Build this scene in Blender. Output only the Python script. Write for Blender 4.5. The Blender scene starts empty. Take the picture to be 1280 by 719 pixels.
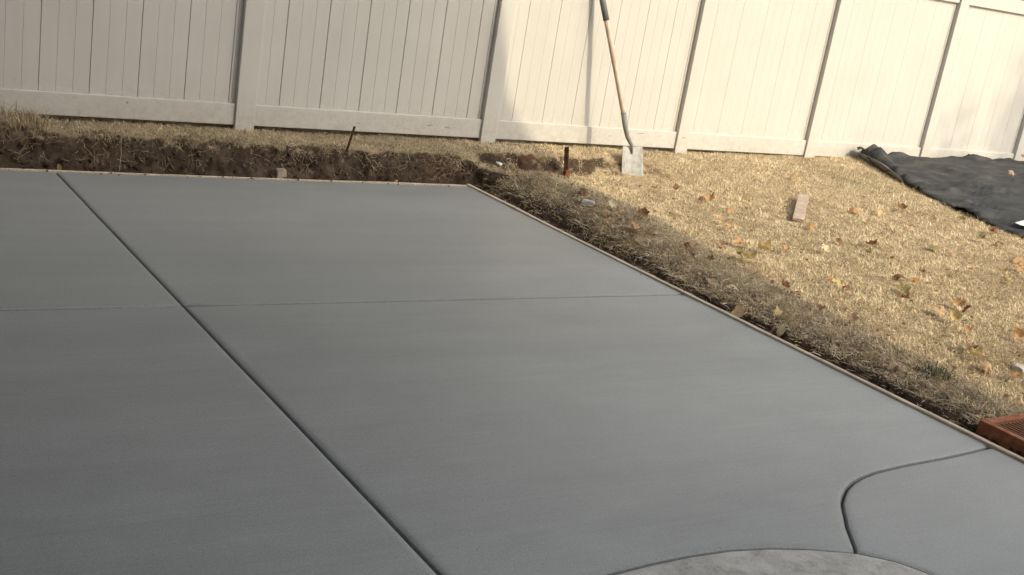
import bpy, bmesh, math, random
import numpy as np
from mathutils import Vector, Matrix

random.seed(7)
RNG = np.random.default_rng(11)
scene = bpy.context.scene
COL = scene.collection

# ------------------------------------------------------------------ camera
CAM = np.array([0.0, 0.0, 1.706])
PITCH, ROLL, YAW, FPX = 0.289, 0.165, 0.574, 1437.7
def cam_axes():
    cy, sy = math.cos(YAW), math.sin(YAW)
    fw = np.array([sy*math.cos(PITCH), cy*math.cos(PITCH), -math.sin(PITCH)])
    rt = np.array([cy, -sy, 0.0]); up = np.cross(rt, fw)
    r2 = math.cos(ROLL)*rt + math.sin(ROLL)*up
    u2 = -math.sin(ROLL)*rt + math.cos(ROLL)*up
    return r2, u2, fw
R_, U_, F_ = cam_axes()
cam_data = bpy.data.cameras.new('camera')
cam = bpy.data.objects.new('camera', cam_data); COL.objects.link(cam)
M = Matrix.Identity(4)
for i in range(3):
    M[i][0], M[i][1], M[i][2], M[i][3] = R_[i], U_[i], -F_[i], CAM[i]
cam.matrix_world = M
cam_data.sensor_width = 36.0; cam_data.lens = FPX/1280*36.0
cam_data.clip_start = 0.05; cam_data.clip_end = 1000
scene.camera = cam

# ------------------------------------------------------------------ light
SA, SB = 0.31, 0.86                       # light travels along (-SA, 1, -SB)
to_sun = Vector((SA, -1.0, SB)).normalized()
elev = math.asin(to_sun.z)
world = bpy.data.worlds.new('World'); scene.world = world; world.use_nodes = True
wn = world.node_tree
bg = wn.nodes['Background']
sky = wn.nodes.new('ShaderNodeTexSky'); sky.sky_type = 'NISHITA'; sky.sun_disc = False
sky.sun_elevation = elev
sky.sun_rotation = math.atan2(to_sun.x, to_sun.y)
sky.air_density = 2.0; sky.dust_density = 6.0; sky.ozone_density = 1.0
hs = wn.nodes.new('ShaderNodeHueSaturation'); hs.inputs['Saturation'].default_value = 0.4   # thin high haze
wn.links.new(sky.outputs[0], hs.inputs['Color']); wn.links.new(hs.outputs[0], bg.inputs[0]); bg.inputs[1].default_value = 0.15
sun_data = bpy.data.lights.new('sun', 'SUN'); sun_data.energy = 2.0
sun_data.angle = math.radians(0.42); sun_data.color = (1.0, 0.87, 0.61)
sun = bpy.data.objects.new('sun', sun_data); COL.objects.link(sun)
sun.rotation_euler = to_sun.to_track_quat('Z', 'Y').to_euler()
vs = scene.view_settings
vs.view_transform = 'Standard'; vs.look = 'None'; vs.gamma = 1.0; vs.use_curve_mapping = False
vs.exposure = 0.73

# ------------------------------------------------------------------ helpers
def hash3(i, j, k):
    n = (i*374761393 + j*668265263 + k*1274126177) & 0xFFFFFFFF
    n = ((n ^ (n >> 13))*1274126177) & 0xFFFFFFFF
    return ((n ^ (n >> 16)) & 0xFFFF)/65535.0*2 - 1
def vnoise(x, y, z=0.0):
    x, y, z = np.broadcast_arrays(np.asarray(x, float), np.asarray(y, float), np.asarray(z, float))
    xi, yi, zi = [np.floor(a).astype(np.int64) for a in (x, y, z)]
    fx, fy, fz = x-xi, y-yi, z-zi
    sx, sy, sz = [f*f*(3-2*f) for f in (fx, fy, fz)]
    out = 0
    for a in (0, 1):
        for b in (0, 1):
            for c in (0, 1):
                w = (sx if a else 1-sx)*(sy if b else 1-sy)*(sz if c else 1-sz)
                out = out + w*hash3(xi+a, yi+b, zi+c)
    return out
def fbm(x, y, z=0.0, o=4):
    s = 0; a = 1.0; t = 0
    for i in range(o):
        s = s + a*vnoise(np.asarray(x)*2**i+17*i, np.asarray(y)*2**i+5*i, np.asarray(z)*2**i); t += a; a *= .5
    return s/t
def sm(t):
    t = np.clip(t, 0, 1); return t*t*(3-2*t)

def np_mesh(name, V, loops, sizes, mat=None, smooth=False, col=None):
    me = bpy.data.meshes.new(name)
    V = np.asarray(V, np.float32); loops = np.asarray(loops, np.int32); sizes = np.asarray(sizes, np.int32)
    me.vertices.add(len(V)); me.vertices.foreach_set('co', V.ravel())
    me.loops.add(len(loops)); me.loops.foreach_set('vertex_index', loops)
    me.polygons.add(len(sizes))
    st = np.concatenate([[0], np.cumsum(sizes)[:-1]]).astype(np.int32)
    me.polygons.foreach_set('loop_start', st)
    me.polygons.foreach_set('use_smooth', np.full(len(sizes), smooth, bool))
    if col is not None:
        at_ = me.color_attributes.new('tint', 'FLOAT_COLOR', 'POINT')
        c4 = np.ones((len(V), 4), np.float32); c4[:, :3] = col
        at_.data.foreach_set('color', c4.ravel())
    me.update(calc_edges=True); me.validate()
    if mat: me.materials.append(mat)
    return me
def link(name, me, parent=None):
    o = bpy.data.objects.new(name, me); COL.objects.link(o)
    if parent is not None: o.parent = parent
    return o
def tag(o, label=None, cat=None, group=None, kind=None):
    if label: o['label'] = label
    if cat: o['category'] = cat
    if group: o['group'] = group
    if kind: o['kind'] = kind
    return o
def empty(name, loc=(0, 0, 0), rz=0):
    o = bpy.data.objects.new(name, None); COL.objects.link(o)
    o.location = loc; o.rotation_euler = (0, 0, rz); o.empty_display_size = .1
    return o
def bm_obj(name, bm, mat, parent=None, smooth=False):
    me = bpy.data.meshes.new(name); bm.normal_update(); bm.to_mesh(me); bm.free()
    if mat: me.materials.append(mat)
    if smooth:
        for p in me.polygons: p.use_smooth = True
    return link(name, me, parent)
def add_box(bm, lo, hi, bev=0.0, seg=2):
    lo = Vector(lo); hi = Vector(hi)
    r = bmesh.ops.create_cube(bm, size=1.0)
    for v in r['verts']:
        v.co = Vector([(lo[i]+hi[i])/2 + v.co[i]*(hi[i]-lo[i]) for i in range(3)])
    if bev:
        es = list({e for v in r['verts'] for e in v.link_edges})
        bmesh.ops.bevel(bm, geom=es, offset=bev, segments=seg, affect='EDGES', profile=.5)
def box_obj(name, lo, hi, mat, parent=None, bev=0.0):
    bm = bmesh.new(); add_box(bm, lo, hi, bev); return bm_obj(name, bm, mat, parent)
def tube_mesh(bm, pts, rad, n=10, cap=True, sx=1.0):
    pts = [Vector(p) for p in pts]
    if not hasattr(rad, '__len__'): rad = [rad]*len(pts)
    rings = []; ref = Vector((0, 0, 1))
    for i, p in enumerate(pts):
        t = (pts[min(i+1, len(pts)-1)] - pts[max(i-1, 0)]).normalized()
        if abs(t.dot(ref)) > .95: ref = Vector((1, 0, 0))
        a = t.cross(ref).normalized(); b = t.cross(a)
        rings.append([bm.verts.new(p + (a*math.cos(2*math.pi*k/n)*sx + b*math.sin(2*math.pi*k/n))*rad[i]) for k in range(n)])
    for i in range(len(rings)-1):
        for k in range(n):
            bm.faces.new((rings[i][k], rings[i][(k+1) % n], rings[i+1][(k+1) % n], rings[i+1][k]))
    if cap:
        bm.faces.new(rings[0][::-1]); bm.faces.new(rings[-1])

class NT:
    def __init__(s, name, rough=.7, spec=.3):
        s.m = bpy.data.materials.new(name); s.m.use_nodes = True; s.t = s.m.node_tree
        s.b = s.t.nodes['Principled BSDF']; s.b.inputs['Roughness'].default_value = rough
        s.b.inputs['Specular IOR Level'].default_value = spec
    def n(s, typ, **k):
        nd = s.t.nodes.new(typ)
        for a, v in k.items(): setattr(nd, a, v)
        return nd
    def l(s, a, b): s.t.links.new(a, b)
    def coord(s, scale=(1, 1, 1), rot=(0, 0, 0)):
        c = s.n('ShaderNodeTexCoord'); m = s.n('ShaderNodeMapping')
        m.inputs['Scale'].default_value = scale; m.inputs['Rotation'].default_value = rot
        s.l(c.outputs['Object'], m.inputs[0]); return m.outputs[0]
    def noise(s, scale, detail=4, vec=None, rough=.55, dist=0):
        x = s.n('ShaderNodeTexNoise'); x.inputs['Scale'].default_value = scale
        x.inputs['Detail'].default_value = detail; x.inputs['Roughness'].default_value = rough
        x.inputs['Distortion'].default_value = dist
        s.l(vec if vec is not None else s.coord(), x.inputs['Vector']); return x.outputs['Fac']
    def ramp(s, fac, stops):
        r = s.n('ShaderNodeValToRGB'); e = r.color_ramp.elements
        while len(e) < len(stops): e.new(.5)
        for q, (p, c) in zip(e, stops):
            q.position = p; q.color = (*c, 1) if hasattr(c, '__len__') else (c, c, c, 1)
        s.l(fac, r.inputs[0]); return r.outputs[0]
    def mix(s, a, b, f, mode='MIX'):
        x = s.n('ShaderNodeMix', data_type='RGBA', blend_type=mode)
        for v, i in ((f, 0), (a, 6), (b, 7)):
            if hasattr(v, 'node'): s.l(v, x.inputs[i])
            elif i == 0: x.inputs[0].default_value = v
            else: x.inputs[i].default_value = (*v, 1)
        return x.outputs[2]
    def base(s, c):
        if hasattr(c, 'node'): s.l(c, s.b.inputs['Base Color'])
        else: s.b.inputs['Base Color'].default_value = (*c, 1)
    def bump(s, h, strength, dist=.01, prev=None):
        b = s.n('ShaderNodeBump'); b.inputs['Strength'].default_value = strength; b.inputs['Distance'].default_value = dist
        s.l(h, b.inputs['Height'])
        if prev is not None: s.l(prev, b.inputs['Normal'])
        s.l(b.outputs[0], s.b.inputs['Normal']); return b.outputs[0]

# ------------------------------------------------------------------ materials
def mat_concrete():
    m = NT('fresh_concrete', .4, .5)
    big = m.noise(.9, 5, m.coord((1, 1.6, 1)), .6)
    c = m.ramp(big, [(.25, (.336, .338, .325)), (.75, (.394, .395, .380))])
    mid = m.noise(7, 5, m.coord((.5, 1.5, 1), (0, 0, .1)), .65)
    c = m.mix(c, m.ramp(mid, [(.3, .86), (.7, 1.08)]), .55, 'MULTIPLY')
    band = m.noise(1, 4, m.coord((.22, 4.5, 1), (0, 0, .05)), .6)
    c = m.mix(c, m.ramp(band, [(.32, .92), (.5, 1.0), (.7, 1.05)]), .6, 'MULTIPLY')
    sp = m.noise(210, 3, None, .75)
    c = m.mix(c, m.ramp(sp, [(.3, .66), (.72, 1.28)]), .85, 'MULTIPLY')
    fs = m.noise(1, 4, m.coord((.55, 48, 1), (0, 0, .055)), .7)
    c = m.mix(c, m.ramp(fs, [(.3, .93), (.5, 1.0), (.72, 1.05)]), .5, 'MULTIPLY')
    sp2 = m.noise(75, 4, None, .7)
    c = m.mix(c, m.ramp(sp2, [(.3, .84), (.7, 1.12)]), .5, 'MULTIPLY')
    pit = m.n('ShaderNodeTexVoronoi'); pit.inputs['Scale'].default_value = 19
    m.l(m.coord(), pit.inputs['Vector'])
    c = m.mix(c, m.ramp(pit.outputs['Distance'], [(.03, .45), (.08, 1.0)]), .6, 'MULTIPLY')
    # shade painted in: colour darkens towards back and left, in blotches
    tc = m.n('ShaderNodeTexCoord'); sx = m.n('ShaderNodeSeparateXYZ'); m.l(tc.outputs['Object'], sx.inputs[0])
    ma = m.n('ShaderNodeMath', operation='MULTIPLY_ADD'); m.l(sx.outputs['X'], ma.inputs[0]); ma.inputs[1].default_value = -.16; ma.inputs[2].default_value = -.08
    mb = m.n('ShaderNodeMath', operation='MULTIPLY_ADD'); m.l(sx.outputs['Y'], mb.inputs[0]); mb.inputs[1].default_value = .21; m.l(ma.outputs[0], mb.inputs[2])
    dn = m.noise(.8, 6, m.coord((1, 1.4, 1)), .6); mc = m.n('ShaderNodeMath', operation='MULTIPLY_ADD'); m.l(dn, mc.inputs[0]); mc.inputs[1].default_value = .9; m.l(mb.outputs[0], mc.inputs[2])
    shade_mask = m.ramp(mc.outputs[0], [(.25, 0), (1.0, 1)])
    c = m.mix(c, (.68, .69, .69), shade_mask, 'MULTIPLY')
    m.base(c)
    st = m.noise(1, 6, m.coord((.6, 30, 1), (0, 0, .06)), .6)
    st2 = m.noise(1, 3, m.coord((.3, 6, 1), (0, 0, .05)), .5)
    b = m.bump(st, .2, .004)
    b = m.bump(st2, .30, .014, b)
    b = m.bump(sp, .3, .003, b)
    r = m.n('ShaderNodeMapRange'); r.inputs[3].default_value = .36; r.inputs[4].default_value = .56
    m.l(mid, r.inputs[0]); m.l(r.outputs[0], m.b.inputs['Roughness'])
    return m.m
def mat_old_concrete():
    m = NT('old_concrete', .9, .15)
    a = m.noise(6, 8, None, .68, .4)
    c = m.ramp(a, [(.25, (.36, .34, .31)), (.5, (.54, .515, .475)), (.75, (.68, .655, .61))])
    d = m.noise(17, 6, None, .7)
    c = m.mix(c, m.ramp(d, [(.33, .55), (.5, 1.0)]), .6, 'MULTIPLY')
    w = m.noise(3.1, 6, None, .6)
    c = m.mix(c, (.26, .235, .20), m.ramp(w, [(.55, 0), (.66, .45)]))
    g = m.noise(140, 4, None, .75)
    c = m.mix(c, m.ramp(g, [(.3, .7), (.7, 1.2)]), .5, 'MULTIPLY')
    m.base(c); b = m.bump(m.noise(120, 5, None, .7), .7, .006); m.bump(m.noise(22, 5, None, .6), .5, .012, b)
    return m.m
def mat_vinyl():
    m = NT('almond_vinyl', .42, .35)
    n = m.noise(2.2, 4)
    c = m.ramp(n, [(.3, (.468, .454, .420)), (.7, (.498, .484, .450))])
    g = m.noise(1, 5, m.coord((14, 14, .8)), .6)
    c = m.mix(c, m.ramp(g, [(.3, .955), (.65, 1.0)]), .8, 'MULTIPLY')
    d = m.noise(30, 5, None, .75)
    c = m.mix(c, (.45, .38, .29), m.ramp(d, [(.66, 0), (.82, .35)]))
    tc = m.n('ShaderNodeTexCoord'); sx = m.n('ShaderNodeSeparateXYZ'); m.l(tc.outputs['Object'], sx.inputs[0])
    mr = m.n('ShaderNodeMapRange'); mr.inputs[1].default_value = .02; mr.inputs[2].default_value = .34; mr.inputs[3].default_value = .55; mr.inputs[4].default_value = 0
    m.l(sx.outputs['Z'], mr.inputs[0]); sp = m.n('ShaderNodeMath', operation='MULTIPLY'); m.l(mr.outputs[0], sp.inputs[0])
    m.l(m.ramp(m.noise(24, 6, None, .75), [(.42, 0), (.70, 1)]), sp.inputs[1])
    c = m.mix(c, (.27, .215, .15), sp.outputs[0])               # rain splash of soil along the foot
    m.base(c); m.bump(m.noise(9, 3, m.coord((3, 3, .25))), .10, .006)
    return m.m
def mat_soil():
    m = NT('soil_and_thatch', .95, .1)
    a = m.noise(9, 8, None, .7)
    c = m.ramp(a, [(.28, (.030, .021, .014)), (.5, (.074, .052, .036)), (.72, (.140, .103, .074))])
    b = m.noise(1.7, 4)
    c = m.mix(c, (.15, .070, .036), m.ramp(b, [(.56, 0), (.74, .4)]))
    at_ = m.n('ShaderNodeAttribute'); at_.attribute_name = 'tint'
    th = m.ramp(m.noise(60, 6, None, .7), [(.3, (.24, .18, .11)), (.7, (.50, .395, .25))])
    c = m.mix(c, th, at_.outputs['Fac'])
    m.base(c)
    x = m.bump(m.noise(55, 8, None, .75), .9, .02)
    m.bump(m.noise(230, 5, None, .7), .6, .006, x)
    return m.m
def mat_grass():
    m = NT('dry_grass', .6, .25)
    at_ = m.n('ShaderNodeAttribute'); at_.attribute_name = 'tint'
    m.base(at_.outputs['Color'])
    tr = m.n('ShaderNodeBsdfTranslucent'); m.l(at_.outputs['Color'], tr.inputs[0])
    mx = m.n('ShaderNodeMixShader'); mx.inputs[0].default_value = .22
    out = m.t.nodes['Material Output']
    m.l(m.b.outputs[0], mx.inputs[1]); m.l(tr.outputs[0], mx.inputs[2]); m.l(mx.outputs[0], out.inputs[0])
    return m.m
def mat_wood(name, c0, c1, c2, rough=.75, scale=(6, 6, 60), streak=60):
    m = NT(name, rough, .25)
    g = m.noise(1, 6, m.coord(scale), .65, .6)
    c = m.ramp(g, [(.28, c0), (.5, c1), (.74, c2)])
    d = m.noise(14, 5)
    c = m.mix(c, m.ramp(d, [(.3, .7), (.62, 1.05)]), .7, 'MULTIPLY')
    m.base(c); m.bump(g, .4, .002); return m.m
def mat_simple(name, stops, scale=30, rough=.7, spec=.3, bump=.3, metal=0.0, detail=6, bd=.004):
    m = NT(name, rough, spec)
    n = m.noise(scale, detail, None, .65)
    m.base(m.ramp(n, stops)); m.b.inputs['Metallic'].default_value = metal
    if bump: m.bump(m.noise(scale*3, 5, None, .7), bump, bd)
    return m.m
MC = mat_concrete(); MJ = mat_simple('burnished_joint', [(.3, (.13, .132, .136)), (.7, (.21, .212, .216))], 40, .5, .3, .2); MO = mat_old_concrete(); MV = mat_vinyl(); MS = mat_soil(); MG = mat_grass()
MB = mat_wood('form_wood', (.22, .15, .10), (.36, .26, .18), (.47, .36, .26), .8, (3, 60, 60))
MASH = mat_wood('ash_handle', (.40, .305, .235), (.50, .405, .33), (.60, .505, .42), .5, (60, 60, 4))
MSTEEL = mat_simple('worn_steel', [(.3, (.19, .18, .165)), (.5, (.31, .305, .29)), (.72, (.40, .39, .375))], 17, .7, .3, .2, 0.0)
MSOCK = mat_simple('grey_socket', [(.3, (.15, .145, .14)), (.7, (.23, .225, .215))], 40, .6, .3, .2, 0)
MGRIP = mat_simple('grey_grip', [(.3, (.10, .10, .105)), (.7, (.15, .15, .155))], 40, .6, .35, .1)
MRUST = mat_simple('dark_rust', [(.3, (.030, .016, .011)), (.55, (.065, .030, .018)), (.75, (.14, .062, .030))], 34, .9, .15, .6)
MRUSTRED = mat_simple('red_rust', [(.28, (.16, .062, .031)), (.52, (.30, .112, .054)), (.76, (.42, .205, .115))], 22, .75, .25, .5)
MGRATE = mat_simple('grate_rust', [(.3, (.13, .060, .038)), (.7, (.26, .12, .07))], 40, .85, .2, .5)
MDARK = mat_simple('dark_hollow', [(.3, (.018, .014, .012)), (.7, (.04, .03, .025))], 30, .95, .1, .4)
MROOT = mat_simple('pale_root', [(.3, (.26, .19, .12)), (.7, (.46, .36, .25))], 30, .9, .1, 0)
MSTONE = mat_simple('pale_stone', [(.3, (.30, .27, .24)), (.7, (.50, .47, .43))], 18, .9, .2, .5)
MPINK = mat_simple('weathered_block', [(.3, (.26, .20, .16)), (.7, (.43, .35, .285))], 26, .9, .15, .4)
MTARP = None
def mat_tarp():
    m = NT('black_woven_cloth', .75, .22)
    n = m.noise(3.2, 6, m.coord((1, 2.2, 1), (0, 0, .6)), .65)
    c = m.ramp(n, [(.33, (.018, .019, .021)), (.52, (.036, .037, .038)), (.72, (.078, .074, .068))])
    d = m.noise(70, 4, None, .7)
    c = m.mix(c, (.15, .135, .115), m.ramp(d, [(.62, 0), (.80, .35)]))
    m.base(c)
    b = m.bump(m.noise(11, 5, m.coord((1, 2.6, 1), (0, 0, .7))), .5, .015)
    m.bump(m.noise(190, 3), .3, .002, b); return m.m
MTARP = mat_tarp()
MUNDER = mat_simple('grey_underside', [(.3, (.16, .15, .14)), (.7, (.30, .29, .27))], 24, .8, .2, .3)
MWHITE = mat_simple('white_plastic', [(.3, (.66, .67, .68)), (.7, (.80, .80, .80))], 18, .45, .4, .2)
def leaf_mat(name, a, b):
    m = NT(name, .6, .3)
    c = m.ramp(m.noise(1.6, 5, None, .7), [(.3, a), (.62, b)])
    c = m.mix(c, (.13, .07, .035), m.ramp(m.noise(2.7, 4, None, .7), [(.54, 0), (.68, .75)]))
    m.base(c)
    tr = m.n('ShaderNodeBsdfTranslucent'); m.l(c, tr.inputs[0])
    mx = m.n('ShaderNodeMixShader'); mx.inputs[0].default_value = .25
    m.l(m.b.outputs[0], mx.inputs[1]); m.l(tr.outputs[0], mx.inputs[2]); m.l(mx.outputs[0], m.t.nodes['Material Output'].inputs[0])
    return m.m
LM = dict(orange=leaf_mat('orange_leaf', (.33, .185, .08), (.52, .31, .14)),
          yellow=leaf_mat('yellow_leaf', (.40, .30, .12), (.58, .46, .22)),
          tan=leaf_mat('tan_leaf', (.36, .23, .13), (.52, .37, .23)),
          brown=leaf_mat('brown_leaf', (.11, .055, .028), (.24, .125, .06)),
          red=leaf_mat('red_leaf', (.14, .060, .034), (.26, .115, .065)),
          olive=leaf_mat('olive_leaf', (.15, .135, .05), (.27, .24, .10)),
          pale=leaf_mat('pale_leaf', (.55, .46, .28), (.72, .63, .44)))

# ------------------------------------------------------------------ layout (metres; slab top is z = 0)
YF, YB = 7.005, 4.662                               # far edge of the slab, cross joint
def ax(y): return 1.627 - .055*y                    # long joint
RE = np.array([[4.40, -3.0], [4.385, 1.0], [4.335, 2.0], [4.322, 2.579], [4.268, 2.66], [4.243, 3.12], [4.232, 3.616],
               [4.178, 4.20], [4.165, 4.66], [4.125, 5.25], [4.10, 5.85], [4.07, 6.5], [4.062, 7.005], [4.05, 7.6]])
RE_Y = RE[:, 1]; RE_X = RE[:, 0]
def edge_x(y): return np.interp(y, RE_Y, 4.44 - .055*RE_Y - .010*np.sin(np.clip((RE_Y-2)/5, 0, 1)*math.pi))
FA = .032; FY = 7.505                               # fence face line
def fence_pt(s, off=0.0): return (s*math.cos(FA) - off*math.sin(FA), FY + s*math.sin(FA) + off*math.cos(FA))

def ground(x, y):
    x = np.asarray(x, float); y = np.asarray(y, float)
    d = x - edge_x(y) - .044
    zf = np.interp(x, [-3, .7, 1.0, 1.35, 6.5, 8, 9.7, 11.3, 15], [.24, .24, .23, .19, .19, .205, .26, .285, .32])
    n1 = fbm(x*1.6, y*1.6, 3.3, 3); n2 = fbm(x*9, y*9, 1.1, 3)
    hump = .115*np.exp(-((d-.42)/.34)**2)*sm((y-4.6)/1.6)*sm((7.25-y)/.35)
    low = .014 + .030*np.clip(d, 0, 12) + hump
    y0 = np.interp(x, [5.2, 5.85, 6.6, 8], [7.18, 7.26, 6.3, 4.6]); y1 = np.interp(x, [5.2, 5.85, 6.6], [7.40, 7.52, 7.62])
    right = low + (zf-low)*sm((y + n2*.05 - y0)/(y1-y0)) + .012*n1*sm(d/.4)
    left = zf + .012*n1
    t = sm((x-3.95)/.5)
    T = np.where(y > 6.9, left*(1-t) + right*t, right)
    ol = y - 7.035
    wl = np.interp(x, [-1, .9, 1.6, 4.4], [.34, .31, .20, .17])*(1 + .35*fbm(x*3.1, 0*x, 7.7, 3))
    wr = np.where(y > 5, .10, .05) + 0*x
    ol2 = ol + .030*n2 + .012*fbm(x*25, y*25, 2, 2)
    dr2 = d + .022*n2
    rl = np.where(ol > 0, sm(np.clip(ol2, .002, None)/wl), 0)
    rr = np.where(d > 0, sm(np.clip(dr2, .002, None)/wr + .25*(y < 4.8)), 0)
    # outside the slab: far side (y), right side (d)
    ramp = np.maximum(np.where(ol > 0, np.where(d > 0, np.maximum(rl, rr), rl), 0), rr)
    inside = (ol <= 0) & (d <= 0)
    z = np.where(inside, -.13, -.02 + (T+.02)*ramp)
    return z
def ray_dir(px, py): return F_ + R_*(px-640)/FPX - U_*(py-359.5)/FPX
def at(px, py, dz=0.0):
    """the place on the ground seen at a pixel of the photograph"""
    d = ray_dir(px, py); k = np.linspace(2.5, 16, 5400)
    P = CAM + k[:, None]*d
    g = ground(P[:, 0], P[:, 1]) + dz
    i = np.argmax(P[:, 2] <= g)
    return Vector(P[i])
def ground_normal(x, y, e=.04):
    a = float(ground(x+e, y) - ground(x-e, y))/(2*e); b = float(ground(x, y+e) - ground(x, y-e))/(2*e)
    return Vector((-a, -b, 1)).normalized()

# ------------------------------------------------------------------ setting: ground
def grid_ground():
    xs = np.concatenate([[-60, -30, -15, -8, -5, -3], np.arange(-2, 0, .08), np.arange(0, 6.2, .0135), np.arange(6.2, 13, .05), np.arange(13, 17, .3), [19, 24, 32, 45, 70]])
    ys = np.concatenate([[-60, -35, -22, -14, -9, -5, -3, -1.5], np.arange(-.5, 2, .15), np.arange(2, 6.9, .030), np.arange(6.9, 7.5, .0095), np.arange(7.5, 8.4, .05), [8.7, 9.2, 10, 12, 16, 24, 40, 70]])
    X, Y = np.meshgrid(xs, ys); Z = ground(X, Y)
    gx = np.gradient(Z, xs, axis=1); gy = np.gradient(Z, ys, axis=0)
    steep = np.clip(np.hypot(gx, gy)-.35, 0, 1.4)/1.4*(Z > -.1)
    k = steep*(.050*fbm(X*11, Y*11, Z*11, 4) + .026*fbm(X*45, Y*45, Z*45, 3))
    nn = np.stack([-gx, -gy, np.ones_like(Z)], -1); nn /= np.linalg.norm(nn, axis=-1, keepdims=True)
    V = np.stack([X, Y, Z], -1) + nn*k[..., None]
    V[..., 1] = np.where((steep > .05) & (X < 4.05), np.maximum(V[..., 1], 7.033), V[..., 1])
    d = X - edge_x(Y) - .044                          # dry thatch under the lawn, bare soil on the cut and at the board
    th = sm((1.0-np.hypot(gx, gy))/.5)*(Z > .0)*np.where(Y < 6.95, sm((d-.12)/.25 + .5*fbm(X*6, Y*6, 1, 2)), 1)
    th = th*np.where((X < 4.15) & (Y > 6.9), sm((Z-.11)/.04), 1)
    ny, nx = X.shape; idx = np.arange(nx*ny).reshape(ny, nx)
    q = np.stack([idx[:-1, :-1], idx[:-1, 1:], idx[1:, 1:], idx[1:, :-1]], -1).reshape(-1, 4)
    me = np_mesh('ground', V.reshape(-1, 3), q.ravel(), np.full(len(q), 4), MS, True, np.repeat(th.reshape(-1, 1), 3, 1))
    return tag(link('ground', me), kind='structure')
grid_ground()

# ------------------------------------------------------------------ setting: concrete
def offset_poly(P, d):
    P = np.asarray(P, float); n = len(P)
    e = np.roll(P, -1, 0) - P; e /= np.linalg.norm(e, axis=1, keepdims=True)
    nrm = np.stack([-e[:, 1], e[:, 0]], 1)          # inward for counter-clockwise
    a = np.roll(nrm, 1, 0); s = a + nrm
    k = 1 + np.sum(a*nrm, 1)
    return P + d*s/np.maximum(k, .35)[:, None]
def slab_piece(name, P, mat, parent, prof, z0=0.0):
    P = np.asarray(P, float)
    area = .5*np.sum(P[:, 0]*np.roll(P[:, 1], -1) - np.roll(P[:, 0], -1)*P[:, 1])
    if area < 0: P = P[::-1]
    bm = bmesh.new(); prev = None
    for d, z in prof:
        Q = offset_poly(P, d); ring = [bm.verts.new((q[0], q[1], z+z0)) for q in Q]
        if prev:
            for i in range(len(ring)):
                j = (i+1) % len(ring); f = bm.faces.new((prev[i], prev[j], ring[j], ring[i])); f.smooth = True
                f.material_index = 1 if (d < .009 and mat is MC) else 0
        prev = ring
    bm.faces.new(prev)
    o = bm_obj(name, bm, mat, parent)
    if mat is MC: o.data.materials.append(MJ)
    return o
PROF = [(.0016, -.11), (.0016, -.018), (.0042, -.0095), (.0085, -.0058), (.015, -.0024), (.024, -.0006), (.036, 0)]
def dens(P, step=.12):
    out = []
    for a, b in zip(P[:-1], P[1:]):
        n = max(1, int(math.dist(a, b)/step)); out += [tuple(np.array(a)+(np.array(b)-np.array(a))*i/n) for i in range(n)]
    return out + [tuple(P[-1])]
PADC = [(1.505, 2.215), (1.56, 2.25), (1.70, 2.268), (1.855, 2.28), (1.978, 2.294), (2.137, 2.308), (2.296, 2.314), (2.456, 2.308), (2.602, 2.283), (2.739, 2.242),
        (2.892, 2.177), (2.991, 2.098), (3.053, 1.999), (3.13, 1.8), (3.20, 1.5), (3.25, 1.0), (3.30, -2.0)]
JOINT = [(2.892, 2.177), (2.918, 2.205), (2.965, 2.27), (3.005, 2.325), (3.045, 2.37), (3.085, 2.418), (3.13, 2.468), (3.18, 2.508), (3.24, 2.55), (3.31, 2.585), (3.39, 2.612), (3.48, 2.632),
         (3.66, 2.650), (3.92, 2.664), (4.10, 2.680), (float(edge_x(2.70)), 2.700)]
def edge_pts(y0, y1, n=10): return [(float(edge_x(y)), y) for y in np.linspace(y0, y1, n)]
def wob(a, b, n=16, k=.0028, s=0):
    a = np.array(a); b = np.array(b); t = np.linspace(0, 1, n); P = a + (b-a)*t[:, None]
    nn = np.array([-(b-a)[1], (b-a)[0]])/np.linalg.norm(b-a)
    return [tuple(p) for p in P + nn*(k*np.sin(math.pi*t)*fbm(t*5+s, t*0, s, 2))[:, None]]
X0 = -4.0
LA_far = wob((ax(YF), YF), (ax(YB), YB), s=2); LA_near = wob((ax(YB), YB), (ax(2.215), 2.215), s=9) + [(ax(-2), -2)]
LB_left = wob((X0, YB), (ax(YB), YB), s=4); LB_right = wob((ax(YB), YB), (float(edge_x(YB)), YB), s=5)
patio = slab_piece('patio', [(X0, -2), (4.2, -2), (3.95, 6.9), (X0, 6.9)], MDARK, None, [(.0, -.125), (0, -.10)])
tag(patio, kind='structure')
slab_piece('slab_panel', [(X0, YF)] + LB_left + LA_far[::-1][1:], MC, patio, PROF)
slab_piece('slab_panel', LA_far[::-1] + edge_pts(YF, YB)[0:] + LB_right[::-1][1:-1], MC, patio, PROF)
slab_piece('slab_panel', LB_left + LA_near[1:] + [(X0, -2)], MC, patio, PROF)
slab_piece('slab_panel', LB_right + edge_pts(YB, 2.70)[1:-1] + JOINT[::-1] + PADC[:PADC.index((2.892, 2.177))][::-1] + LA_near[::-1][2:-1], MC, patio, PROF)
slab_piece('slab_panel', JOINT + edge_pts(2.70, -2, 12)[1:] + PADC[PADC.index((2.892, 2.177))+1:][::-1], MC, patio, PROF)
pad = slab_piece('old_pad', PADC + [(ax(-2), -2)], MO, None, [(.0055, -.11), (.0055, -.010), (.0085, -.002), (.015, .0025), (.026, .0045), (.045, .0052)])
tag(pad, kind='structure')

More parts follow.
